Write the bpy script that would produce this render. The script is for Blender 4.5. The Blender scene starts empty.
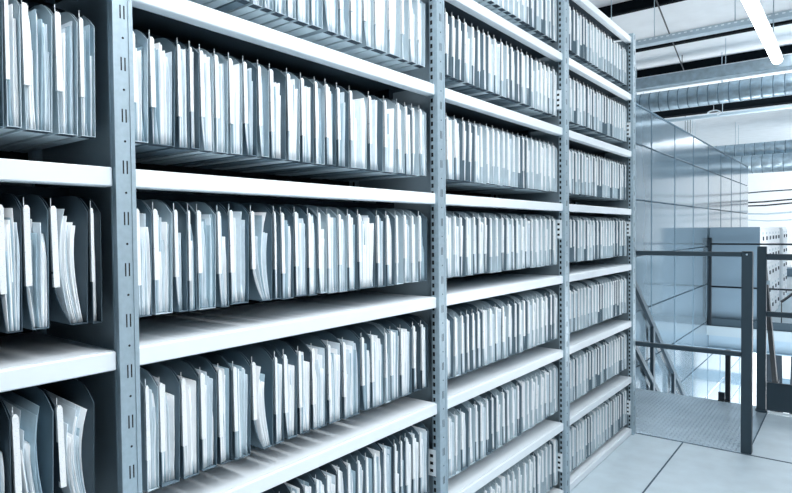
import bpy, math, random
from mathutils import Vector, Matrix
SC = bpy.context.scene
COL = SC.collection
# ------------------------------------------------------------------ camera
cam = bpy.data.cameras.new('camera'); cam.sensor_width = 36; cam.lens = 26.82
cam.clip_start = 0.02; cam.clip_end = 200
co = bpy.data.objects.new('camera', cam); COL.objects.link(co)
YAW, PIT, ROL = .6599, -.0257, -.0099
c_, s_ = math.cos(YAW), math.sin(YAW)
fwd = Vector((-s_*math.cos(PIT), c_*math.cos(PIT), math.sin(PIT)))
rgt = Vector((c_, s_, 0)); upv = rgt.cross(fwd)
r2 = math.cos(ROL)*rgt + math.sin(ROL)*upv; u2 = -math.sin(ROL)*rgt + math.cos(ROL)*upv
co.matrix_world = Matrix(((r2.x, u2.x, -fwd.x, 1.053), (r2.y, u2.y, -fwd.y, -.5491), (r2.z, u2.z, -fwd.z, 1.24), (0, 0, 0, 1)))
SC.camera = co
# ------------------------------------------------------------------ world, lights, exposure
SC.view_settings.view_transform = 'Standard'; SC.view_settings.look = 'None'
SC.view_settings.gamma = 1; SC.view_settings.exposure = 0.0
SC.view_settings.use_curve_mapping = False
w = bpy.data.worlds.new('daylight'); SC.world = w; w.use_nodes = True
bg = w.node_tree.nodes['Background']; bg.inputs[0].default_value = (.72, .86, 1.0, 1); bg.inputs[1].default_value = .035
def area(name, loc, size, power, target=None, col=(.98, .985, 1.0), sy=None):
    l = bpy.data.lights.new(name, 'AREA'); l.energy = power; l.color = col; l.size = size
    if sy: l.shape = 'RECTANGLE'; l.size_y = sy
    o = bpy.data.objects.new(name, l); COL.objects.link(o); o.location = loc
    d = (Vector(target) - Vector(loc)) if target else Vector((0, 0, -1))
    o.rotation_euler = d.to_track_quat('-Z', 'Y').to_euler()
    return o
area('aisle_light', (.90, .5, 3.0), .35, 185, (.33, .5, 1.2), sy=6.2)
area('hall_fill', (3.2, 11, 4.4), 2, 260, (3.1, 11, 0), sy=6)  # added fill for the hall, out of view
area('hall_fill', (3.5, 24, 4.2), 4, 1250, (-1, 32, 1), sy=4)  # second fill, added to brighten the far wall
area('ceiling_fill', (2.6, 14, 2.6), 3, 1150, (0, 15, 5), sy=16)  # unseen fill added to whiten the ceiling from below
area('lower_hall_fill', (1.5, 10.6, -.36), 2.2, 650, None, sy=4.5)  # source added under the platform to brighten the lower hall
area('stair_fill', (2.6, 6.0, -1.2), 1.2, 400, (-.4, 6.0, -1.2), sy=3)  # added fill that lifts the lower stairwell panels

# ------------------------------------------------------------------ materials
def nodes(m): return m.node_tree.nodes, m.node_tree.links
def mat(name, col, rough=.6, metal=0, noise=0, nscale=30, bump=0, bscale=60, spec=.4, emit=None, estr=0, stretch=None):
    m = bpy.data.materials.new(name); m.use_nodes = True; N, L = nodes(m)
    b = N['Principled BSDF']
    b.inputs['Base Color'].default_value = (*col, 1); b.inputs['Roughness'].default_value = rough
    b.inputs['Metallic'].default_value = metal; b.inputs['Specular IOR Level'].default_value = spec
    tc = N.new('ShaderNodeTexCoord'); mp = N.new('ShaderNodeMapping')
    L.new(tc.outputs['Object'], mp.inputs[0])
    if stretch: mp.inputs['Scale'].default_value = stretch
    if noise:
        nz = N.new('ShaderNodeTexNoise'); nz.inputs['Scale'].default_value = nscale; nz.inputs['Detail'].default_value = 4
        L.new(mp.outputs[0], nz.inputs['Vector'])
        r = N.new('ShaderNodeMapRange'); r.inputs[1].default_value = .3; r.inputs[2].default_value = .7
        r.inputs[3].default_value = 1 - noise; r.inputs[4].default_value = 1 + noise
        L.new(nz.outputs[0], r.inputs[0])
        mx = N.new('ShaderNodeVectorMath'); mx.operation = 'SCALE'; mx.inputs[0].default_value = col
        L.new(r.outputs[0], mx.inputs['Scale']); L.new(mx.outputs[0], b.inputs['Base Color'])
    if bump:
        n2 = N.new('ShaderNodeTexNoise'); n2.inputs['Scale'].default_value = bscale
        L.new(mp.outputs[0], n2.inputs['Vector'])
        bp = N.new('ShaderNodeBump'); bp.inputs['Strength'].default_value = bump; bp.inputs['Distance'].default_value = .01
        L.new(n2.outputs[0], bp.inputs['Height']); L.new(bp.outputs[0], b.inputs['Normal'])
    if emit: b.inputs['Emission Color'].default_value = (*emit, 1); b.inputs['Emission Strength'].default_value = estr
    return m
M = {}
M['shelf'] = mat('white_enamel', (.80, .88, .93), .35)
M['upright'] = mat('galvanised_steel', (.36, .47, .54), .42, .3, noise=.06, nscale=80)
M['hole'] = mat('punched_hole_black', (.002, .004, .006), .9)
M['under'] = mat('shelf_underside_shade', (.055, .085, .11), .6)  # shade beneath the boards, painted into the colour
M['side'] = mat('grey_side_panel', (.27, .35, .40), .5)
M['back'] = mat('back_shade_black', (.010, .016, .022), .8)  # near-black stands in for the unlit depth of the rack
M['rail'] = mat('dark_hanging_rail', (.04, .06, .08), .5, .3)
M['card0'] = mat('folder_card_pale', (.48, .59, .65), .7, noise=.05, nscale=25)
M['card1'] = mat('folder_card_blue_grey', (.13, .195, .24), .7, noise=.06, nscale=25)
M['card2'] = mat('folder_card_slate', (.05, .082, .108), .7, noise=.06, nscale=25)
M['inlay'] = mat('dark_bottom_inlay', (.02, .04, .06), .8)
M['paper0'] = mat('paper_white', (.84, .89, .92), .8, noise=.03, nscale=60, stretch=(1, 8, 1))
M['paper1'] = mat('paper_pale', (.58, .69, .76), .8, noise=.06, nscale=60, stretch=(1, 8, 1))
M['paper2'] = mat('paper_grey', (.32, .45, .53), .8, noise=.06, nscale=60, stretch=(1, 8, 1))
M['strip'] = mat('label_strip_white', (.88, .92, .94), .35)
def strip_marks(m):   # faint printed marks running up the strip
    N, L = nodes(m); b = N['Principled BSDF']; tc = N.new('ShaderNodeTexCoord'); mp = N.new('ShaderNodeMapping')
    mp.inputs['Scale'].default_value = (1, 500, 700); L.new(tc.outputs['Object'], mp.inputs[0])
    nz = N.new('ShaderNodeTexNoise'); nz.inputs['Scale'].default_value = 1; nz.inputs['Detail'].default_value = 1
    L.new(mp.outputs[0], nz.inputs['Vector'])
    cr = N.new('ShaderNodeValToRGB'); cr.color_ramp.elements[0].position = .28; cr.color_ramp.elements[0].color = (.45, .53, .59, 1)
    cr.color_ramp.elements[1].position = .36; cr.color_ramp.elements[1].color = (.88, .92, .94, 1)
    L.new(nz.outputs[0], cr.inputs[0]); L.new(cr.outputs[0], b.inputs['Base Color'])
strip_marks(M['strip'])
M['floor'] = mat('pale_floor_slab', (.52, .62, .68), .38, noise=.07, nscale=9, bump=.03, bscale=200)
M['joint'] = mat('floor_joint_dark', (.05, .09, .13), .8)
M['lower_floor'] = mat('lower_floor_white', (.82, .86, .88), .5)
M['white'] = mat('painted_white', (.84, .88, .90), .6, noise=.02, nscale=5)
M['ceil'] = mat('ceiling_sheet_white', (.80, .86, .90), .6, noise=.04, nscale=3)
M['band'] = mat('grey_band', (.22, .32, .40), .6)
M['beam'] = mat('black_painted_beam', (.003, .006, .009), .9, spec=.1)
M['railing'] = mat('slate_painted_steel', (.026, .048, .066), .5)
M['railing_dark'] = mat('near_black_steel', (.006, .012, .018), .4)
M['galv'] = mat('duct_galvanised', (.42, .54, .62), .32, .7, noise=.18, nscale=9)
M['ducthoop'] = mat('duct_seam', (.12, .19, .25), .5, .4)
M['plate'] = mat('diamond_plate_steel', (.42, .52, .59), .27, .35, noise=.08, nscale=5)
M['cab'] = mat('grey_cabinet_side', (.13, .20, .26), .5)
M['drawer'] = mat('drawer_white', (.80, .86, .90), .4)
M['handle'] = mat('dark_handle', (.02, .04, .06), .4)
M['slab'] = mat('platform_edge_grey', (.26, .34, .39), .6)
M['pipe'] = mat('pale_pipe', (.45, .57, .65), .35, .3)
M['glow'] = mat('lamp_diffuser', (1, 1, 1), .5, emit=(.93, .98, 1), estr=9)
M['panel'] = mat('glossy_blue_panel', (.10, .15, .19), .10, .22, noise=.05, nscale=2, bump=.02, bscale=3)
M['panel_joint'] = mat('panel_joint', (.06, .12, .17), .5)

# ------------------------------------------------------------------ mesh helpers
class MB:
    def __init__(s): s.v = []; s.f = []; s.m = []
    def add(s, vs, fs, mi=0):
        n = len(s.v); s.v += [tuple(v) for v in vs]; s.f += [tuple(i+n for i in f) for f in fs]; s.m += [mi]*len(fs)
    def box(s, x0, x1, y0, y1, z0, z1, mi=0):
        s.add([(x, y, z) for x in (x0, x1) for y in (y0, y1) for z in (z0, z1)],
              [(0, 1, 3, 2), (4, 6, 7, 5), (0, 4, 5, 1), (2, 3, 7, 6), (0, 2, 6, 4), (1, 5, 7, 3)], mi)
    def bev(s, x0, x1, y0, y1, z0, z1, b, mi=0):  # box with chamfered edges
        vs = []; P = {}
        X, Y, Z = (x0, x1), (y0, y1), (z0, z1); sg = (1, -1)
        for i in (0, 1):
            for j in (0, 1):
                for k in (0, 1):
                    P[i, j, k, 0] = len(vs); vs.append((X[i], Y[j]+b*sg[j], Z[k]+b*sg[k]))
                    P[i, j, k, 1] = len(vs); vs.append((X[i]+b*sg[i], Y[j], Z[k]+b*sg[k]))
                    P[i, j, k, 2] = len(vs); vs.append((X[i]+b*sg[i], Y[j]+b*sg[j], Z[k]))
        fs = []
        for i in (0, 1): fs.append([P[i, 0, 0, 0], P[i, 0, 1, 0], P[i, 1, 1, 0], P[i, 1, 0, 0]][::(1 if i == 0 else -1)])
        for j in (0, 1): fs.append([P[0, j, 0, 1], P[1, j, 0, 1], P[1, j, 1, 1], P[0, j, 1, 1]][::(1 if j == 0 else -1)])
        for k in (0, 1): fs.append([P[0, 0, k, 2], P[0, 1, k, 2], P[1, 1, k, 2], P[1, 0, k, 2]][::(1 if k == 0 else -1)])
        for i in (0, 1):
            for j in (0, 1): fs.append([P[i, j, 0, 0], P[i, j, 1, 0], P[i, j, 1, 1], P[i, j, 0, 1]])
            for k in (0, 1): fs.append([P[i, 0, k, 0], P[i, 1, k, 0], P[i, 1, k, 2], P[i, 0, k, 2]])
        for j in (0, 1):
            for k in (0, 1): fs.append([P[0, j, k, 1], P[1, j, k, 1], P[1, j, k, 2], P[0, j, k, 2]])
        for i in (0, 1):
            for j in (0, 1):
                for k in (0, 1): fs.append([P[i, j, k, 0], P[i, j, k, 1], P[i, j, k, 2]])
        s.add(vs, fs, mi)
    def tube(s, p0, p1, r, n=10, mi=0, cap=True):
        p0, p1 = Vector(p0), Vector(p1); d = (p1-p0).normalized()
        a = d.orthogonal().normalized(); b = d.cross(a); vs = []
        for p in (p0, p1):
            for i in range(n):
                t = 2*math.pi*i/n; vs.append(p + a*math.cos(t)*r + b*math.sin(t)*r)
        fs = [(i, (i+1) % n, n+(i+1) % n, n+i) for i in range(n)]
        if cap: fs += [tuple(range(n))[::-1], tuple(range(n, 2*n))]
        s.add(vs, fs, mi)
    def bar(s, p0, p1, wx, wz, mi=0):   # square bar between two points
        p0, p1 = Vector(p0), Vector(p1); d = (p1-p0).normalized()
        a = d.cross(Vector((0, 0, 1)))
        a = a.normalized() if a.length > 1e-4 else Vector((1, 0, 0)); b = a.cross(d).normalized(); vs = []
        for p in (p0, p1):
            for q, r in ((-1, -1), (1, -1), (1, 1), (-1, 1)): vs.append(p + a*q*wx/2 + b*r*wz/2)
        s.add(vs, [(0, 3, 2, 1), (4, 5, 6, 7), (0, 1, 5, 4), (1, 2, 6, 5), (2, 3, 7, 6), (3, 0, 4, 7)], mi)
    def sheet(s, fn, nu, nv, th, mi=0):  # fn(u,v)->point, thickened along +y
        vs = []
        for o in (0, th):
            for i in range(nu+1):
                for j in range(nv+1):
                    p = fn(i/nu, j/nv); vs.append((p[0], p[1]+o, p[2]))
        K = (nu+1)*(nv+1); idx = lambda i, j, k: k*K+i*(nv+1)+j; fs = []
        for i in range(nu):
            for j in range(nv):
                fs.append((idx(i, j, 0), idx(i+1, j, 0), idx(i+1, j+1, 0), idx(i, j+1, 0)))
                fs.append((idx(i, j, 1), idx(i, j+1, 1), idx(i+1, j+1, 1), idx(i+1, j, 1)))
        for i in range(nu):
            fs.append((idx(i, 0, 0), idx(i, 0, 1), idx(i+1, 0, 1), idx(i+1, 0, 0)))
            fs.append((idx(i, nv, 0), idx(i+1, nv, 0), idx(i+1, nv, 1), idx(i, nv, 1)))
        for j in range(nv):
            fs.append((idx(0, j, 0), idx(0, j+1, 0), idx(0, j+1, 1), idx(0, j, 1)))
            fs.append((idx(nu, j, 0), idx(nu, j, 1), idx(nu, j+1, 1), idx(nu, j+1, 0)))
        s.add(vs, fs, mi)
    def mesh(s, name, mats, smooth=False):
        me = bpy.data.meshes.new(name); me.from_pydata(s.v, [], s.f)
        for m in (mats if isinstance(mats, (list, tuple)) else [mats]): me.materials.append(m)
        me.polygons.foreach_set('material_index', s.m)
        if smooth: me.polygons.foreach_set('use_smooth', [True]*len(s.f))
        me.update(); return me
    def build(s, name, mats, parent=None, smooth=False, loc=None):
        o = bpy.data.objects.new(name, s.mesh(name, mats, smooth)); COL.objects.link(o)
        if parent: o.parent = parent
        if loc: o.location = loc
        return o
def tag(o, label, cat, group=None, kind=None):
    o['label'] = label; o['category'] = cat
    if group: o['group'] = group
    if kind: o['kind'] = kind
    return o
def thing(name, label, cat, loc=(0, 0, 0), group=None):
    o = bpy.data.objects.new(name, None); COL.objects.link(o); o.location = loc; o.empty_display_size = .05
    return tag(o, label, cat, group)
def struct(o, label=None):
    o['kind'] = 'structure'
    if label: o['label'] = label
    return o

# ------------------------------------------------------------------ setting
m = MB()
m.box(-.37, 7, -5, 3.147, -.15, 0); m.box(.606, 7, 3.153, 4.05, -.15, 0)
m.box(-1.5, -.37, -5, 4.2, -.15, 0)
struct(m.build('floor', M['floor']), 'pale floor slabs in the aisle')
m = MB()
m.box(.276, .284, -5, 3.14, -.002, .0012); m.box(-.37, 7, 3.140, 3.152, -.002, .0015)
m.box(-.3, .276, 1.2, 1.206, -.002, .0010); m.box(.284, 7, -.1, -.094, -.002, .0010)
struct(m.build('trim_1', M['joint']), 'dark joint lines between the floor slabs')
m = MB(); m.box(-9, 9, -6, 33, -2.95, -2.8)
struct(m.build('floor_lower', M['lower_floor']), 'white floor of the lower hall')
m = MB(); m.box(-9, 9, -6, 33, 4.66, 4.76)
struct(m.build('ceiling', M['ceil']), 'white sheet ceiling')
m = MB(); m.box(-9, 9, 32, 32.2, -2.8, 4.66)
struct(m.build('wall_far', M['white']), 'white far wall of the hall')
m = MB(); m.box(-.55, 3, 16.8, 16.9, -2.8, -.32); m.box(-.55, -.5, 11.5, 16.8, -2.8, -.32)
struct(m.build('wall_lower', M['white']), 'white wall of the lower hall')
m = MB(); m.box(-.5, 3, 16.77, 16.8, -2.8, -2.5)
struct(m.build('baseboard_lower', M['band']), 'grey band along the foot of the lower wall')
m = MB(); m.box(-9, -8.8, -6, 32, -2.8, 4.66)
struct(m.build('wall_left', M['white']))
m = MB(); m.box(-.42, 7, 7.8, 32, -.12, 0)
struct(m.build('floor_platform', M['slab']), 'pale platform slab beyond the stairwell')

# glossy partition wall of large panels, grid .89 x .481
m = MB(); Y0 = 4.25; ys = [Y0] + [5.19+.895*i for i in range(8)]
zs = [2.30, 1.971] + [1.971-.481*i for i in range(1, 11)]
for a, b in zip(ys[:-1], ys[1:]):
    for t, u in zip(zs[:-1], zs[1:]):
        m.bev(-.45, -.42, a+.004, b-.004, u+.004, t-.004, .004)
m2 = MB(); m2.box(-.47, -.436, Y0, ys[-1], zs[-1], 2.305)
wl = m2.build('wall_panelled', M['panel_joint']); struct(wl, 'tall glossy blue panelled partition running along the stairwell')
for_ = m.build('glossy_panels', M['panel'], wl)
m = MB()
for a in ys[1:-1]: m.box(-.422, -.417, a-.008, a+.008, zs[-1], 2.30)
m.box(-.46, -.417, Y0, ys[-1], 2.30, 2.312)
m.build('joint_strip', M['panel_joint'], wl)

# ------------------------------------------------------------------ rack
LV = {'A1': 2.361, 'A0': 2.023, 'A': 1.687, 'B': 1.343, 'C': 1.012, 'D': .671, 'E': .333, 'F': .020}
UY = [-.003, 1.033, 2.073, 3.125]
BAYN = ['leftmost', 'second', 'third', 'farthest']
order = ['first', 'second', 'third', 'fourth']
def post_mesh(ztop, h, dp=.015):
    m = MB()
    # channel section: front face with stepped edges, two webs with punched holes
    m.bev(-.002, .012, -h, h, 0, ztop, .0015)
    m.box(.0112, .0135, -h, -h+.008, 0, ztop); m.box(.0112, .0135, h-.008, h, 0, ztop)
    m.box(-dp, -.002, -h, -h+.003, 0, ztop); m.box(-dp, -.002, h-.003, h, 0, ztop)
    z = 1.6383 - .0926*17
    while z < ztop:
        if z > .02:
            for dy in (-.0045, .0025):
                m.box(.0112, .01225, dy-.0012+.001, dy+.0012+.001, z-.012, z+.012, 1)
            m.tube((.0112, .0005, z-.046), (.01225, .0005, z-.046), .0022, 8, 1)
        z += .0926
    z = .03
    while z < ztop-.02 and dp > .01:
        for y0, y1 in ((-h-.0004, -h+.001), (h-.001, h+.0004)):
            m.box(-.012, -.004, y0, y1, z, z+.013, 1)
        z += .0245
    return m.mesh('front_post', [M['upright'], M['hole']])
TOP = [2.9, 2.9, 2.9, 2.40]
for i, uy in enumerate(UY):
    t = thing('rack_upright', ['nearest grey perforated steel upright, widest in the picture, at the left', 'second grey perforated steel upright from the left, mid picture', 'third grey perforated steel upright, between third and farthest bays', 'last grey perforated upright, at the far end beside the railing'][i], 'shelf upright', (0, uy, 0), 'uprights of the filing rack')
    HW = [.0185, .022, .0245, .0235][i]; pm = post_mesh(TOP[i], HW, .006 if i == 0 else .015)
    for nm, x, sx in (('front_post', 0, 1), ('rear_post', -.352, -1)):
        o = bpy.data.objects.new(nm, pm); COL.objects.link(o); o.parent = t; o.location = (x, 0, 0)
        if sx < 0: o.rotation_euler = (0, 0, math.pi)
    m = MB(); m.box(-.336, -.016, -.0015, .0015, .01, TOP[i]-.03)
    m.build('side_panel', M['side'], t)
    # small perforated splice plates seen on the webs
    for z in ([.12, 1.20, 1.79] if i >= 2 else [.45]):
        if z+.1 > TOP[i]: continue
        m = MB(); m.box(-.040, -.002, -.0245-.001, -.0246, z, z+.085)
        for k in range(3): m.box(-.024, -.012, -.0257, -.0254, z+.012+.024*k, z+.022+.024*k, 1)
        m.build('splice_plate', [M['shelf'], M['hole']], t)
    m = MB(); m.box(-.055, .016, -.028, .028, 0, .006)
    m.build('foot_plate', M['upright'], t)

BAY = [(-1.06, -.022), (.016, 1.0105), (1.0555, 2.048), (2.098, 3.101)]
lvname = {'A1': 'top', 'A0': 'A0'}
visible = {0: ['A', 'B', 'C', 'D'], 1: ['A0', 'A', 'B', 'C', 'D', 'E'], 2: ['A1', 'A0', 'A', 'B', 'C', 'D', 'E', 'F'], 3: ['A1', 'A0', 'A', 'B', 'C', 'D', 'E', 'F']}
ORD = ['topmost', 'second', 'third', 'fourth', 'fifth', 'sixth', 'seventh', 'eighth']
def shelf_board(b, lv, label):
    y0, y1 = BAY[b]; z = LV[lv]
    t = thing('shelf_board', label, 'shelf', (0, y0, z), 'shelf boards of the filing rack')
    L = y1-y0; h = .0175
    m = MB()
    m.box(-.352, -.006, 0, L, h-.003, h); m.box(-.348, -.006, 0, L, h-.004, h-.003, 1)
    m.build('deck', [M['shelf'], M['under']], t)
    m = MB(); m.bev(-.006, .004, 0, L, -h, h-.0008, .0022); m.box(-.028, -.004, 0, L, -h, -h+.002); m.box(-.028, -.026, 0, L, -h, -h+.008)
    m.box(-.352, -.348, 0, L, -h, h-.004)
    m.build('front_edge', M['shelf'], t)
    if lv != 'F':
        m = MB(); m.box(-.180, -.160, .004, L-.004, -.032, -.012)
        for y in (.03, L-.05): m.box(-.20, -.14, y, y+.02, -.014, h-.004)
        m.build('hanging_rail', M['rail'], t)
    return t
for b, lvs in visible.items():
    for i, lv in enumerate(lvs):
        if lv == 'F': lab = f'white steel base shelf on the floor, {BAYN[b]} bay from the left'
        else:
            pos = ORD[i] + ' one in view from the top'
            lab = f'white steel shelf board in the {BAYN[b]} bay, {pos}'
        shelf_board(b, lv, lab)
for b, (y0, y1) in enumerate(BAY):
    m = MB(); m.box(-.375, -.372, y0-.02, y1+.02, .0, 2.36 if b == 3 else 2.9)  # sheet added so the bays stay black inside
    tag(m.build('back_shade_sheet', M['back']), f'added dark sheet standing in for shade behind the {BAYN[b]} bay', 'panel', 'added shade sheets behind the filing rack')
m = MB(); m.box(-.352, -.003, UY[3]-.0215, UY[3]-.0205, 0.02, 2.3)

# ------------------------------------------------------------------ folders
HF = .196
def cover_profile():
    return []
def curve(z, k):   # 1 at the bottom, 0 at the top; k = 1 gives a bowl that opens low down
    lin = max(0, 1-z/(HF+.032)); bowl = max(0, 1-z/.075)**1.6
    return lin*(1-k) + k*(bowl*.88+lin*.12)
def add_card(m, y0, y1, lean, th=.0013, mi=0, belly=0, top=0):
    # card standing in the XZ plane from y0 at the bottom to y1 at the top
    H = HF+.032
    def yy(x, z): return y1 + (y0-y1)*curve(z, belly)
    # columns along profile: build as strips between front and back for z levels
    lv = [0, .014, .028, .045, .065, .09, .13, HF-.03, HF, HF+.018, HF+.028, HF+.032]
    def xf(z):
        if z <= HF: return 0
        if z <= HF+.018: return -.022*(z-HF)/.018
        if z <= HF+.028: return -.022-.018*(z-HF-.018)/.010
        return -.040-.03*(z-HF-.028)/.004
    def xb(z):
        if z <= HF-.03: return -.31
        if z <= HF: return -.31+.02*(z-HF+.03)/.03
        return -.29+.06*(z-HF)/.032
    vs = []; n = len(lv)
    for o in (0, th):
        for z in lv:
            vs.append((xf(z), yy(0, z)+o, z+top*0)); vs.append((xb(z), yy(0, z)+o, z))
    fs = []
    for k in range(n-1):
        a = 2*k; fs.append((a, a+2, a+3, a+1)); a += 2*n; fs.append((a, a+1, a+3, a+2))
        a = 2*k; b = a+2*n; fs.append((a, b, b+2, a+2)); fs.append((a+1, a+3, b+3, b+1))
    a = 0; b = 2*n; fs.append((a, a+1, b+1, b)); a = 2*(n-1); b = a+2*n; fs.append((a, b, b+1, a+1))
    m.add(vs, fs, mi)
def folder_meshes(t, rng, style, card, lean=0.0, striplen=None):
    """t thickness (pitch) ; returns dict of meshes"""
    m = MB(); tt = t*.94
    tb, yo, kc = {'wide': (.46, .46, 1), 'slack': (.66, .24, .9)}.get(style, (.84, .05, 0)); tb *= tt; yo *= tt
    if style == 'slim': tb = tt*.9; yo = 0
    yl = 0.0; H = HF+.032
    add_card(m, yo, yl, lean, belly=kc)
    add_card(m, yo+tb-.0013, tt-.0013, lean)
    m.box(-.31, 0, yo, yo+tb, -.0013, 0)
    m.box(-.020, -.0005, yo+.0015, yo+tb-.0015, -.0019, -.0013, 1)   # dark inlay strip at the front of the bottom
    out = {'cover': m.mesh('cover', [M['card%d' % card], M['inlay']])}
    # hook over the rail
    m = MB(); yc = tt/2+lean
    m.box(-.185, -.155, lean, lean+tt, H, H+.0025)
    out['hanger'] = m.mesh('hanger', M['rail'])
    # label strip
    m = MB(); sl = striplen or rng.uniform(.125, .142); wd = min(.0095, max(.0045, t*.24)); z0 = HF+.004-sl
    yb = yo*curve(z0, kc); yt = yo*curve(HF+.004, kc)
    vs = []
    for z, y in ((z0, yb), (HF+.004, yt)):
        for x in (-.006, .0015):
            for dy in (-.0006, wd-.0006): vs.append((x, y+dy, z))
    vs += [(-.004, yt+wd*.2, HF+.009), (0, yt+wd*.2, HF+.009), (-.004, yt+wd*.7, HF+.009), (0, yt+wd*.7, HF+.009)]
    m.add(vs, [(0, 1, 3, 2), (0, 4, 5, 1), (2, 3, 7, 6), (0, 2, 6, 4), (1, 5, 7, 3), (4, 6, 9, 8), (6, 7, 11, 9), (7, 5, 10, 11), (5, 4, 8, 10), (8, 9, 11, 10)])
    m.box(-.0045, -.003, yt+.0012, yt+.0022, HF+.004, HF+.022)
    out['label_strip'] = m.mesh('label_strip', M['strip'])
    # papers
    m = MB()
    n = max(2, int(tt/(.0042 if style != 'wide' else .0055)))
    if style == 'slim': n = max(1, n-1)
    a0 = wd*.55+.0005; sag = {'full': .05, 'bulge': .25, 'wide': .9, 'slim': .0, 'slack': .55}[style]
    Hs = HF; rc = rng.choice((0, .002, .006, .011)); fan = rng.uniform(.35, .6); crl = tt*rng.uniform(.2, .4)
    for i in range(n):
        u = (i+.5)/n
        th = rng.uniform(.0012, .0030) if style != 'wide' else rng.uniform(.0006, .0018)
        zt = Hs*rng.uniform(.86, 1.03) if style in ('full', 'bulge') else Hs*rng.uniform(.70, 1.03)
        if rng.random() < .12: zt = Hs*rng.uniform(.55, .8)
        xr = -rc-rng.uniform(.0005, .0035) if rng.random() < .8 else -rng.uniform(.006, .018)
        back = -.295; slope = rng.uniform(-.006, .004) if rng.random() < .85 else -rng.uniform(.02, .05)
        span = tt-.0035-a0
        ytop = a0+span*(u if style != 'wide' else (u**1.3)*fan); ybot = yo+.0022+(tb-.006)*u
        bend = sag*tt*rng.uniform(.5, 1)*(.4+.6*u) if style in ('wide', 'slack') else (rng.uniform(-1, 1)*sag*.25*tt)
        wob = rng.uniform(-.0012, .0012)
        def fn(a, v, ytop=ytop, ybot=ybot, bend=bend, xr=xr, zt=zt, slope=slope, wob=wob):
            z = .0008 + v*zt
            s = z/Hs
            y = ybot+(ytop-ybot)*s
            if kc: g = max(0, 1-z/(Hs*1.02))**1.75; y = ytop + (ybot-ytop)*g
            else: y += bend*4*s*(1-s)*.5
            if style == 'wide': y += crl*(z/Hs)**3
            y += wob*math.sin(6*s+a*2)
            y = min(max(y, .0015), tt-.0035-th) if lean == 0 else y
            x = xr + a*(back-xr) + (slope*v if a == 0 else 0) - (.010*max(0, v-.8)*5*rng2 if a == 0 else 0)
            x = min(x, -.0004)
            zz = z + a*.012*v
            return (x, y, zz)
        rng2 = rng.random() if rng.random() < .3 else 0
        q = rng.random(); mi = 0 if q < .5 else (1 if q < .84 else 2)
        m.sheet(fn, 2, 7, th, mi)
    out['papers'] = m.mesh('papers', [M['paper0'], M['paper1'], M['paper2']], True)
    return out
XF = -.020; ZB = .0725-.0
CARDW = ['pale', 'blue-grey', 'slate']
STYW = {'full': 'well-filled', 'bulge': 'bulging', 'wide': 'gaping wide', 'slim': 'slim', 'slack': 'slackly filled'}
ORDN = ['first', 'second', 'third', 'fourth', 'fifth', 'sixth', 'seventh', 'eighth', 'ninth', 'tenth', 'eleventh', 'twelfth', 'thirteenth', 'fourteenth', 'fifteenth', 'sixteenth', 'seventeenth', 'eighteenth', 'nineteenth', 'twentieth', 'twenty-first', 'twenty-second', 'twenty-third', 'twenty-fourth', 'twenty-fifth', 'twenty-sixth', 'twenty-seventh', 'twenty-eighth']
def zb(lv): return LV[lv]+(.048 if lv == 'F' else ZB)
def place(parts, y, lv, label, group, dz=0):
    t = thing('hanging_folder', label, 'folder', (XF, y, zb(lv)+dz), group)
    for nm in ('cover', 'papers', 'label_strip', 'hanger'):
        o = bpy.data.objects.new(nm, parts[nm]); COL.objects.link(o); o.parent = t
        if nm == 'label_strip': o['label'] = 'white label strip'
    return t
# ---- traced rows: (bay, level below the folders, positions of the strips)
FM = lambda y: -.549+.977*(y+.549)
ROWS = [
 (0, 'B', [-.205, -.170, -.145, -.093, -.052], -.023),
 (0, 'C', [-.224, -.188, -.150, -.108, -.040], -.020),
 (0, 'D', [-.205, -.175, -.106], -.036),
 (1, 'A', [.048, .092, .135, .180, .228, .275, .308, .337, .371, .403, .443, .475, .523, .571, .629, .673, .728, .777, .842, .906, .946, .990], 1.036),
 (1, 'B', [.042, .081, .142, .170, .194, .231, .268, .307, .349, .384, .438, .484, .532, .571, .615, .665, .746, .816, .879, .920, .956, .996], 1.036),
 (1, 'C', [.044, .081, .127, .159, .180, .231, .262, .321, .390, .412, .456, .502, .537, .572, .614, .652, .694, .777, .821, .866, .908, .947, .987], 1.036),
 (1, 'D', [.058, .087, .136, .181, .226, .265, .318, .386, .414, .462, .508, .567, .625, .703, .745, .810, .835, .885, .950, .995], 1.036),
 (1, 'E', [.395, .435, .477, .518, .558, .599, .639, .681, .716, .751, .797, .850, .880, .906, .942, .980], 1.036),
]
ROWS = [(b, l, [FM(v) for v in P], FM(e)) for b, l, P, e in ROWS]
rowword = {0: {'B': 'topmost row', 'C': 'middle row', 'D': 'lowest row'},
           1: {'A': 'topmost row', 'B': 'second row', 'C': 'third row', 'D': 'fourth row', 'E': 'lowest row'}}
nm7 = {'A0': 'topmost row', 'A': 'second row', 'B': 'third row', 'C': 'fourth row', 'D': 'fifth row', 'E': 'sixth row', 'F': 'lowest row'}
rowword[2] = nm7; rowword[3] = nm7
sides = {0: 'leftmost bay', 1: 'second bay', 2: 'third bay', 3: 'farthest bay'}
rng = random.Random(11)
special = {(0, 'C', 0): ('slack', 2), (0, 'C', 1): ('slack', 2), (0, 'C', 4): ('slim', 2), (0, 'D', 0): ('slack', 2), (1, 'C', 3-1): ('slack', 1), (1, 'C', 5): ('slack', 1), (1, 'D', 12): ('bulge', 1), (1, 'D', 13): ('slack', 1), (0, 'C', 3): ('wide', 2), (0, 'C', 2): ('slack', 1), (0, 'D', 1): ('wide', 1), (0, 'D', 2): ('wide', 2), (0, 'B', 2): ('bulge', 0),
           (1, 'C', 2-1): ('bulge', 0), (1, 'C', 8): ('bulge', 1), (1, 'C', 16): ('bulge', 1), (1, 'C', 7): ('wide', 1), (1, 'D', 6): ('wide', 1), (1, 'D', 7): ('bulge', 1)}
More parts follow.
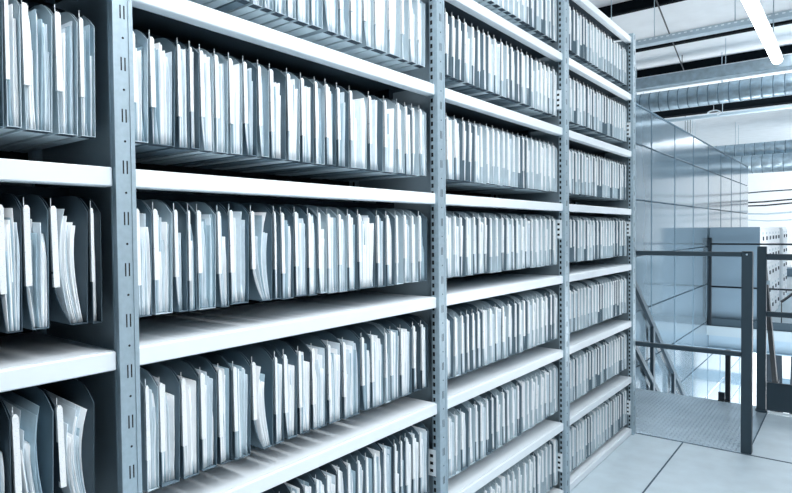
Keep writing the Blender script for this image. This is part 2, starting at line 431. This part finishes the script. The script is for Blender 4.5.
def do_row(b, lv, P, end, shared=None):
    for i, y in enumerate(P):
        t = (P[i+1] if i+1 < len(P) else end)-y
        if (b, lv, i) in special: st, cd = special[b, lv, i]
        elif t < .030: st, cd = 'slim', rng.choice((0, 1))
        else: st, cd = rng.choice(('full', 'full', 'bulge', 'slack')), rng.choice({'A': (0,), 'B': (0, 0, 1), 'C': (0, 1, 1)}.get(lv, (1, 1, 2)))  # card tone by row stands in for bounce light above, shade below
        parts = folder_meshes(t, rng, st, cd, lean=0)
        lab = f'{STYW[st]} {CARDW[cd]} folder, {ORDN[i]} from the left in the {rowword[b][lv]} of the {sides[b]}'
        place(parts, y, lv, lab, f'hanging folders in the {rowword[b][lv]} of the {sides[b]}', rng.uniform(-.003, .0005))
for r in ROWS: do_row(*r)
# ---- farther rows from shared prototypes
protos = []
for k in range(16):
    t = [.038, .042, .046, .050, .044, .036, .055, .040][k % 8]
    st = ['full', 'bulge', 'full', 'slack', 'full', 'slim', 'bulge', 'full'][k % 8]; cd = [0, 0, 1, 0, 0, 1, 0, 1][(k*3) % 8]
    protos.append((t, st, cd, folder_meshes(t, rng, st, cd)))
def fill(b, lv, y0, y1, out):
    P = []; y = y0
    while True:
        p = rng.choice(protos)
        if y+p[0] > y1: break
        P.append((y, p)); y += p[0]
    ex = (y1-y)/max(1, len(P))
    P = [(yy+ex*i, p) for i, (yy, p) in enumerate(P)]
    for i, (yy, p) in enumerate(P):
        if out == 'things':
            lab = f'{STYW[p[1]]} {CARDW[p[2]]} folder, {ORDN[i]} from the left in the {rowword[b][lv]} of the {sides[b]}'
            place(p[3], yy, lv, lab, f'hanging folders in the {rowword[b][lv]} of the {sides[b]}', rng.uniform(-.003, .0005))
        else: out.append((XF, yy, zb(lv)+rng.uniform(-.003, .0005), p[3]))
for lv in ('A0', 'A', 'B', 'C', 'D', 'E'): fill(2, lv, 1.060, 2.046, 'things')
fill(2, 'F', 1.36, 2.046, 'things')
for lv in ('B', 'C'): fill(3, lv, 2.102, 3.095, 'things')
rest = []
for lv in ('A0', 'A', 'D', 'E', 'F'): fill(3, lv, 2.102, 3.095, rest)
big = MB(); mats = []
for x, y, z, parts in rest:
    for me in parts.values():
        mp = []
        for mt in me.materials:
            if mt not in mats: mats.append(mt)
            mp.append(mats.index(mt))
        n = len(big.v)
        big.v += [(v.co.x+x, v.co.y+y, v.co.z+z) for v in me.vertices]
        for p in me.polygons: big.f.append(tuple(i+n for i in p.vertices)); big.m.append(mp[p.material_index])
tag(big.build('hanging_folder', mats), 'pale hanging folders filling the two upper and three lower rows of the farthest bay', 'folder', 'hanging folders in the outer rows of the farthest bay', 'stuff')

# ------------------------------------------------------------------ landing plate with raised diamonds
m = MB(); m.box(-.5, .600, 3.153, 4.20, -.02, 0)
R = MB(); k = 0
y = 3.17
while y < 4.19:
    x = -.35
    i = 0
    while x < .555:
        a = .010; bb = .0032
        s = 1 if (i+k) % 2 == 0 else -1
        dx, dy = a*.7071, a*.7071*s; ex, ey = -bb*.7071*s, bb*.7071
        R.add([(x-dx, y-dy, 0), (x+ex, y+ey, 0), (x+dx, y+dy, 0), (x-ex, y-ey, 0), (x-dx*.4, y-dy*.4, .0032), (x+dx*.4, y+dy*.4, .0032)],
              [(0, 1, 4), (1, 2, 5, 4), (2, 3, 5), (3, 0, 4, 5)])
        x += .0235; i += 1
    y += .0235; k += 1
t = thing('landing_plate', 'steel diamond tread plate landing behind the railing at the stair head', 'floor plate', (0, 0, 0))
m.build('plate', M['plate'], t); R.build('raised_tread', M['plate'], t)
m = MB(); m.box(.600, .606, 3.205, 4.20, -.02, .003); m.build('edge_trim', M['joint'], t)

# ------------------------------------------------------------------ railings
t = thing('guard_railing', 'slate grey steel guard railing from the rack end to a square post', 'railing', (.595, 3.175, 0))
m = MB(); m.bev(-.026, .026, -.0215, .026, .0005, 1.108, .003); m.build('post', M['railing'], t)
m = MB(); m.box(-.0235, .0235, -.0235, .0235, 1.108, 1.112); m.build('post_cap', M['railing_dark'], t)
m = MB(); m.bev(-.96, -.026, -.014, .014, 1.082, 1.108, .003); m.build('top_rail', M['railing'], t)
m = MB(); m.bev(-.96, -.026, -.014, .014, .530, .556, .003); m.build('middle_rail', M['railing'], t)
m = MB(); m.bev(-.982, -.96, -.014, .014, .0005, 1.108, .003); m.build('post', M['railing'], t)
m = MB(); m.tube((-.028, 0, 1.095), (-.024, 0, 1.095), .006, 8); m.tube((.0, -.0285, 1.095), (0, -.025, 1.095), .005, 8); m.build('bolt', M['pipe'], t)

t = thing('guard_railing', 'slate grey railing with kick board right of the landing', 'railing', (.568, 4.085, 0))
m = MB(); m.bev(-.027, .027, -.02, .02, 0, 1.115, .003); m.build('post', M['railing'], t)
for nm, z0, z1, yy in (('top_rail', 1.025, 1.065, .012), ('middle_rail', .645, .680, .012)):
    m = MB(); m.bev(.027, 3.2, -yy, yy, z0, z1, .003); m.build(nm, M['railing'], t)
m = MB(); m.bev(.03, 3.2, -.004, .004, .016, .205, .001); m.box(.03, 3.2, -.012, .006, .199, .205); m.build('kick_board', M['railing'], t)
m = MB(); m.bev(3.16, 3.2, -.02, .02, 0, 1.115, .003); m.build('post', M['railing'], t)
m = MB(); m.tube((0, 0, 0), (0, 0, .012), .036, 16); m.build('foot_plate', M['railing'], t)
m = MB(); m.box(.04, 3.2, -.035, -.004, .001, .012); m.build('floor_angle', M['shelf'], t)
m = MB(); m.box(.027, .045, -.006, .006, .86, .885); m.build('gate_bracket', M['pipe'], t)

# stair rail descending beyond the landing: left side
def rail_y(yy): return .82 - .74*(yy-4.46)
t = thing('stair_handrail', 'slate grey stair handrail descending along the glossy panels', 'handrail', (-.377, 4.22, 0))
m = MB(); m.bar((0, .02, rail_y(4.24)), (0, 2.9, rail_y(7.12)), .03, .05); m.build('handrail', M['railing'], t)
m = MB(); m.bar((0, .02, rail_y(4.24)-.52), (0, 2.9, rail_y(7.12)-.52), .03, .045); m.build('middle_rail', M['railing'], t)
for yy in (5.07, 5.86, 6.65):
    m = MB(); m.bev(-.016, .016, yy-4.22-.03, yy-4.22+.03, rail_y(yy)-.95, rail_y(yy)-.005, .003); m.build('post', M['railing'], t)
t = thing('staircase', 'steel stair going down from the diamond plate landing', 'stair', (0, 4.2, 0))
for nm, x in (('stringer', -.345), ('stringer', .355)):
    m = MB(); m.bar((x, .02, -.12), (x, 3.5, -.12-.76*3.48), .02, .22); m.build(nm, M['railing'], t)
m = MB()
for i in range(14): m.box(-.335, .345, .02+.24*i, .25+.24*i, -.19-.185*i, -.165-.185*i)
m.build('tread', M['plate'], t)
t = thing('stair_handrail', 'near black square newel under the mid rail of the landing', 'handrail', (.350, 4.215, 0))
m = MB(); m.bev(-.016, .016, -.014, .014, 0, .37, .002); m.build('post', M['railing_dark'], t)
m = MB(); m.bev(-.06, .016, -.03, .03, 0, .006, .001); m.box(-.06, -.02, -.01, .01, 0, .06); m.build('foot_plate', M['railing_dark'], t)
t = thing('stair_handrail', 'near black handrail dropping steeply beside the right railing post', 'handrail', (.570, 4.15, 0))
m = MB(); m.bar((0, -.0, 1.0), (.018, .6, .07), .03, .045); m.bar((.018, .6, .07), (.03, .9, -.6), .045, .05); m.build('handrail', M['railing_dark'], t)
m = MB(); m.bar((.03, .88, -2.8), (.03, .88, -.5), .04, .04); m.build('post', M['railing_dark'], t)

# platform railing in front of the grey cabinets
t = thing('guard_railing', 'thin dark railing along the far platform edge before the cabinets', 'railing', (-.39, 7.82, 0))
m = MB(); m.bev(-.017, .019, -.015, .015, 0, 1.10, .002); m.box(-.022, .02, -.018, .018, .98, 1.12); m.build('post', M['railing_dark'], t)
for z in (1.04, .50):
    m = MB(); m.tube((.0, 0, z), (3.4, 0, z), .011, 8); m.build('rail', M['railing_dark'], t, True)
m = MB(); m.bev(.02, 3.4, -.004, .004, .0, .10, .001); m.build('kick_board', M['railing'], t)
m = MB(); m.bev(3.37, 3.4, -.015, .015, 0, 1.10, .002); m.build('post', M['railing_dark'], t)
# steel below the platform
t = thing('steel_beam', 'grey steel beam carrying the edge of the far platform', 'beam', (0, 7.95, -.12))
m = MB(); m.box(-.42, 3, -.08, .08, -.012, 0); m.box(-.42, 3, -.006, .006, -.17, -.012); m.box(-.42, 3, -.08, .08, -.182, -.17); m.build('girder', M['band'], t)

# ------------------------------------------------------------------ cabinets on the platform
t = thing('partition_panel', 'plain grey end panel of the cabinet row, behind the thin railing', 'panel', (-.13, 7.90, 0))
m = MB(); m.bev(-.28, .275, -.012, .012, 0, 1.25, .003); m.build('panel', M['cab'], t)
m = MB(); m.box(-.28, .275, -.014, -.012, 0.0, .02); m.build('bottom_strip', M['railing'], t)
def cabinet(y, wd, lab):
    t = thing('drawer_cabinet', lab, 'cabinet', (-.13, y, 0), 'white drawer cabinets on the far platform')
    m = MB(); m.bev(-.28, .27, 0, wd-.006, 0, 1.245, .003); m.build('body', M['drawer'], t)
    for k in range(5):
        z = .05+.236*k
        m = MB(); m.bev(.27, .284, .008, wd-.014, z, z+.226, .003); d = m.build('drawer', M['drawer'], t)
        m = MB(); m.bev(.284, .296, wd*.42, wd*.58, z+.085, z+.135, .003); m.build('handle', M['handle'], d)
        m = MB(); m.box(.284, .286, wd*.36, wd*.64, z+.16, z+.19); m.build('label_holder', M['pipe'], d)
nth = ['nearest', 'second nearest', 'third nearest', 'fourth nearest', 'fifth nearest', 'farthest of the close set']
y = 7.925
for i in range(6):
    cabinet(y, .385, f'white five-drawer cabinet with dark handles, {nth[i]} to the grey end panel'); y += .385
cabinet(10.75, .385, 'white five-drawer cabinet standing just beyond a gap in the row')
cabinet(11.14, .385, 'white five-drawer cabinet at the far end of the row')
t = thing('storage_box', 'grey low storage bench far behind the right railing', 'bench', (.35, 13, 0))
m = MB(); m.bev(-.32, .5, -.2, .2, .31, .47, .01); m.build('body', M['cab'], t)
m = MB(); m.box(-.3, .48, -.18, .18, .0, .31); m.build('base', M['drawer'], t)
t = thing('leaning_pipe', 'short black pipe leaning on the platform at the right edge', 'pipe', (.36, 8.05, 0))
m = MB(); m.tube((0, 0, .33), (.25, .4, .55), .016, 8); m.tube((.25, .4, .55), (.25, .4, 0), .014, 8); m.tube((0, 0, .33), (0, 0, .0), .006, 8); m.build('bent_pipe', M['railing_dark'], t)
# tall dark boards leaning in the lower hall
for i, (x, dx) in enumerate(((.14, -.05), (.25, -.05), (.38, .03))):
    m = MB(); m.add([(x-.05+dx, 9.5, -.50), (x+.05+dx, 9.5, -.50), (x+.05, 9.4, -2.8), (x-.05, 9.4, -2.8), (x-.05+dx, 9.53, -.50), (x+.05+dx, 9.53, -.50), (x+.05, 9.43, -2.8), (x-.05, 9.43, -2.8)],
                [(0, 3, 2, 1), (4, 5, 6, 7), (0, 1, 5, 4), (1, 2, 6, 5), (2, 3, 7, 6), (3, 0, 4, 7)])
    tag(m.build('leaning_board', M['railing_dark']), f'tall black board leaning below the platform, {["leftmost", "middle", "rightmost"][i]} of three', 'board', 'black boards leaning below the platform')

# ------------------------------------------------------------------ ceiling: beams, ducts, tray, lamps
bl = ['nearest', 'second', 'third', 'fourth', 'fifth']
for i, (y, z0, z1, wd) in enumerate(((8.70, 4.5, 4.66, .10), (10.82, 4.5, 4.66, .14), (12.85, 4.48, 4.66, .14), (17.6, 4.42, 4.66, .3))):
    m = MB(); m.bev(-6, 6, y-wd/2, y+wd/2, z0, z0+.02, .004); m.box(-6, 6, y-wd*.35, y+wd*.35, z0+.02, z1)
    tag(m.build('roof_beam', M['beam']), f'black steel roof beam across the white ceiling, {bl[i]} from the viewer', 'beam', 'black roof beams')
def duct(y, z, r, x0, x1, lab, pitch=.16, mm='galv'):
    t = thing('spiral_duct', lab, 'duct', (x0, y, z), 'round galvanised ducts')
    m = MB(); n = 28; L = x1-x0; k = int(L/pitch); rows = []
    vs = []; fs = []; N = 0
    for i in range(k):
        for dx, rr in ((0, r*.985), (.02, r), (pitch-.02, r), (pitch, r*.985)):
            for j in range(n):
                a = 2*math.pi*j/n; vs.append((i*pitch+dx, math.cos(a)*rr, math.sin(a)*rr))
            N += 1
    for q in range(N-1):
        for j in range(n): fs.append((q*n+j, q*n+(j+1) % n, (q+1)*n+(j+1) % n, (q+1)*n+j))
    m.add(vs, fs); m.build('duct_body', M[mm], t, True)
    m = MB()
    for i in range(k+1):
        x = i*pitch; vs = []; fs = []
        for dx, rr in ((-.008, r*.99), (-.008, r*1.012), (.008, r*1.012), (.008, r*.99)):
            for j in range(n):
                a = 2*math.pi*j/n; vs.append((x+dx, math.cos(a)*rr, math.sin(a)*rr))
        for q in range(3):
            for j in range(n): fs.append((q*n+j, q*n+(j+1) % n, (q+1)*n+(j+1) % n, (q+1)*n+j))
        m.add(vs, fs)
    m.build('seam', M['ducthoop'], t, True)
    x = .8
    while x < L:
        m = MB(); m.tube((x, 0, r), (x, 0, 4.66-z), .008, 6); m.build('hanger_rod', M['pipe'], t); x += 1.6
duct(12.5, 3.87, .20, -5, 3, 'round galvanised duct with dark seams, nearest under the beams', .18)
duct(22.0, 3.78, .24, -6, 4, 'bright round duct far off, upper of the two distant ducts', .28)
duct(21.4, 3.27, .29, -6, 4, 'bright round duct far off, lower of the two distant ducts', .28)
t = thing('rectangular_duct', 'long grey rectangular duct just before the nearest round duct', 'duct', (0, 11.6, 3.96))
m = MB(); m.bev(-6, 5, -.12, .12, 0, .20, .01); m.build('duct_body', M['galv'], t)
m = MB(); m.box(-6, 5, .09, .14, -.012, 0); m.box(-6, 5, -.13, -.10, .20, .212); m.build('flange', M['shelf'], t)
for x in (-4, -2.4, -.8, .8, 2.4):
    m = MB(); m.tube((x, 0, .2), (x, 0, .70), .006, 6); m.build('hanger_rod', M['pipe'], t)
t = thing('cable_tray', 'perforated grey cable tray hung below the nearest roof beam', 'cable tray', (0, 8.3, 3.86))
m = MB(); m.box(-6, 5, -.004, 0, 0, .075); m.box(-6, 5, 0, .15, 0, .003); m.box(-6, 5, .15, .154, 0, .075)
x = -5.9
while x < 4.9: m.box(x, x+.035, -.0052, -.004, .045, .062, 1); x += .075
m.build('tray', [M['pipe'], M['shelf']], t)
for x in (-3.2, -2.3, -1.8, -1.2, -.2, .8):
    m = MB(); m.tube((x, .07, .003), (x, .07, .80), .006, 6); m.build('hanger_rod', M['pipe'], t)
t = thing('conduit_pipe', 'pale conduit pipe crossing below the ceiling behind the round duct', 'pipe', (0, 14.5, 3.79))
m = MB(); m.tube((-6, 0, 0), (4, 0, 0), .042, 10); m.build('pipe', M['pipe'], t, True)
for x in (-5, -3, -1.3, .2, 1.8):
    m = MB(); m.tube((x, 0, .04), (x, 0, .87), .006, 6); m.build('hanger_rod', M['pipe'], t)
m = MB(); m.tube((-1.0, 7.0, 4.45), (-1.75, 13, 4.45), .012, 6); m.tube((-1.08, 7.6, 4.45), (-1.08, 7.6, 4.66), .008, 6); m.tube((-1.65, 12.2, 4.45), (-1.65, 12.2, 4.66), .008, 6)
tag(m.build('ceiling_cable', M['railing_dark']), 'thin black cable crossing diagonally over the upper beams', 'cable')
for z, r, mt, lab in ((2.294, .018, 'railing', 'thin grey cable highest of those strung across the far hall'), (2.027, .022, 'railing_dark', 'thick black cable, upper of the black pair in the far hall'), (1.93, .0221, 'railing_dark', 'sagging black cable just below the other black one'), (1.69, .025, 'pipe', 'pale beaded cable below the black pair in the far hall'), (1.485, .016, 'pipe', 'pale cable lowest above the white cabinets')):
    m = MB(); n = 8; yy = 19+.35*['0.018', '0.022', '0.0221', '0.025', '0.016'].index(str(r)); z = 1.24+(z-1.24)*(yy+.55)/20.55
    for i in range(n):
        x0 = -3+i*1.0; sag = lambda x: .05*math.cos(x*1.7+z*3)
        m.tube((x0, yy, z+sag(x0)), (x0+1.0, yy, z+sag(x0+1)), r, 6)
    m.tube((-3, yy, z+sag(-3)), (-3, yy, 4.66), .008, 5); m.tube((5, yy, z+sag(5)), (5, yy, 4.66), .008, 5)
    tag(m.build('hall_cable', M[mt]), lab, 'cable', 'cables strung across the far hall')
# small loop hanging under the duct
m = MB(); pr_ = None; cx, cy, cz = -1.14, 12.5, 3.50
for i in range(15):
    a = -1.0+i*.30; q = (cx+math.cos(a)*.11, cy, cz+math.sin(a)*.05)
    if pr_: m.tube(pr_, q, .014, 6)
    pr_ = q
m.tube((cx, cy, cz+.05), (cx, cy, 3.655), .005, 6)
tag(m.build('cable_loop', M['shelf']), 'small bright cable loop hanging under the round duct', 'cable')

def lamp(x, y0, y1, lab, z=3.0):
    t = thing('fluorescent_lamp', lab, 'lamp', (x, (y0+y1)/2, z), 'fluorescent lamps over the aisle')
    L = (y1-y0)/2
    m = MB(); m.bev(-.05, .05, -L, L, .035, .075, .006); m.build('housing', M['shelf'], t)
    m = MB(); n = 12; vs = []; fs = []
    for s in (-1, 1):
        for j in range(n+1):
            a = math.pi*j/n; vs.append((.052*math.cos(a), s*L, .036-.052*math.sin(a)))
    for j in range(n): fs.append((j, j+1, n+2+j, n+1+j))
    fs += [tuple(range(n+1)), tuple(range(n+1, 2*n+2))[::-1]]
    m.add(vs, fs); m.build('diffuser', M['glow'], t, True)
    for y in (-L*.7, L*.7):
        m = MB(); m.tube((0, y, .075), (0, y, 4.66-z), .005, 6); m.build('hanger_rod', M['pipe'], t)
lamp(.392, 4.35, 6.98, 'lit fluorescent batten hanging at the upper right')
lamp(.392, 1.4, 4.1, 'lit fluorescent batten over the aisle, next toward the viewer')
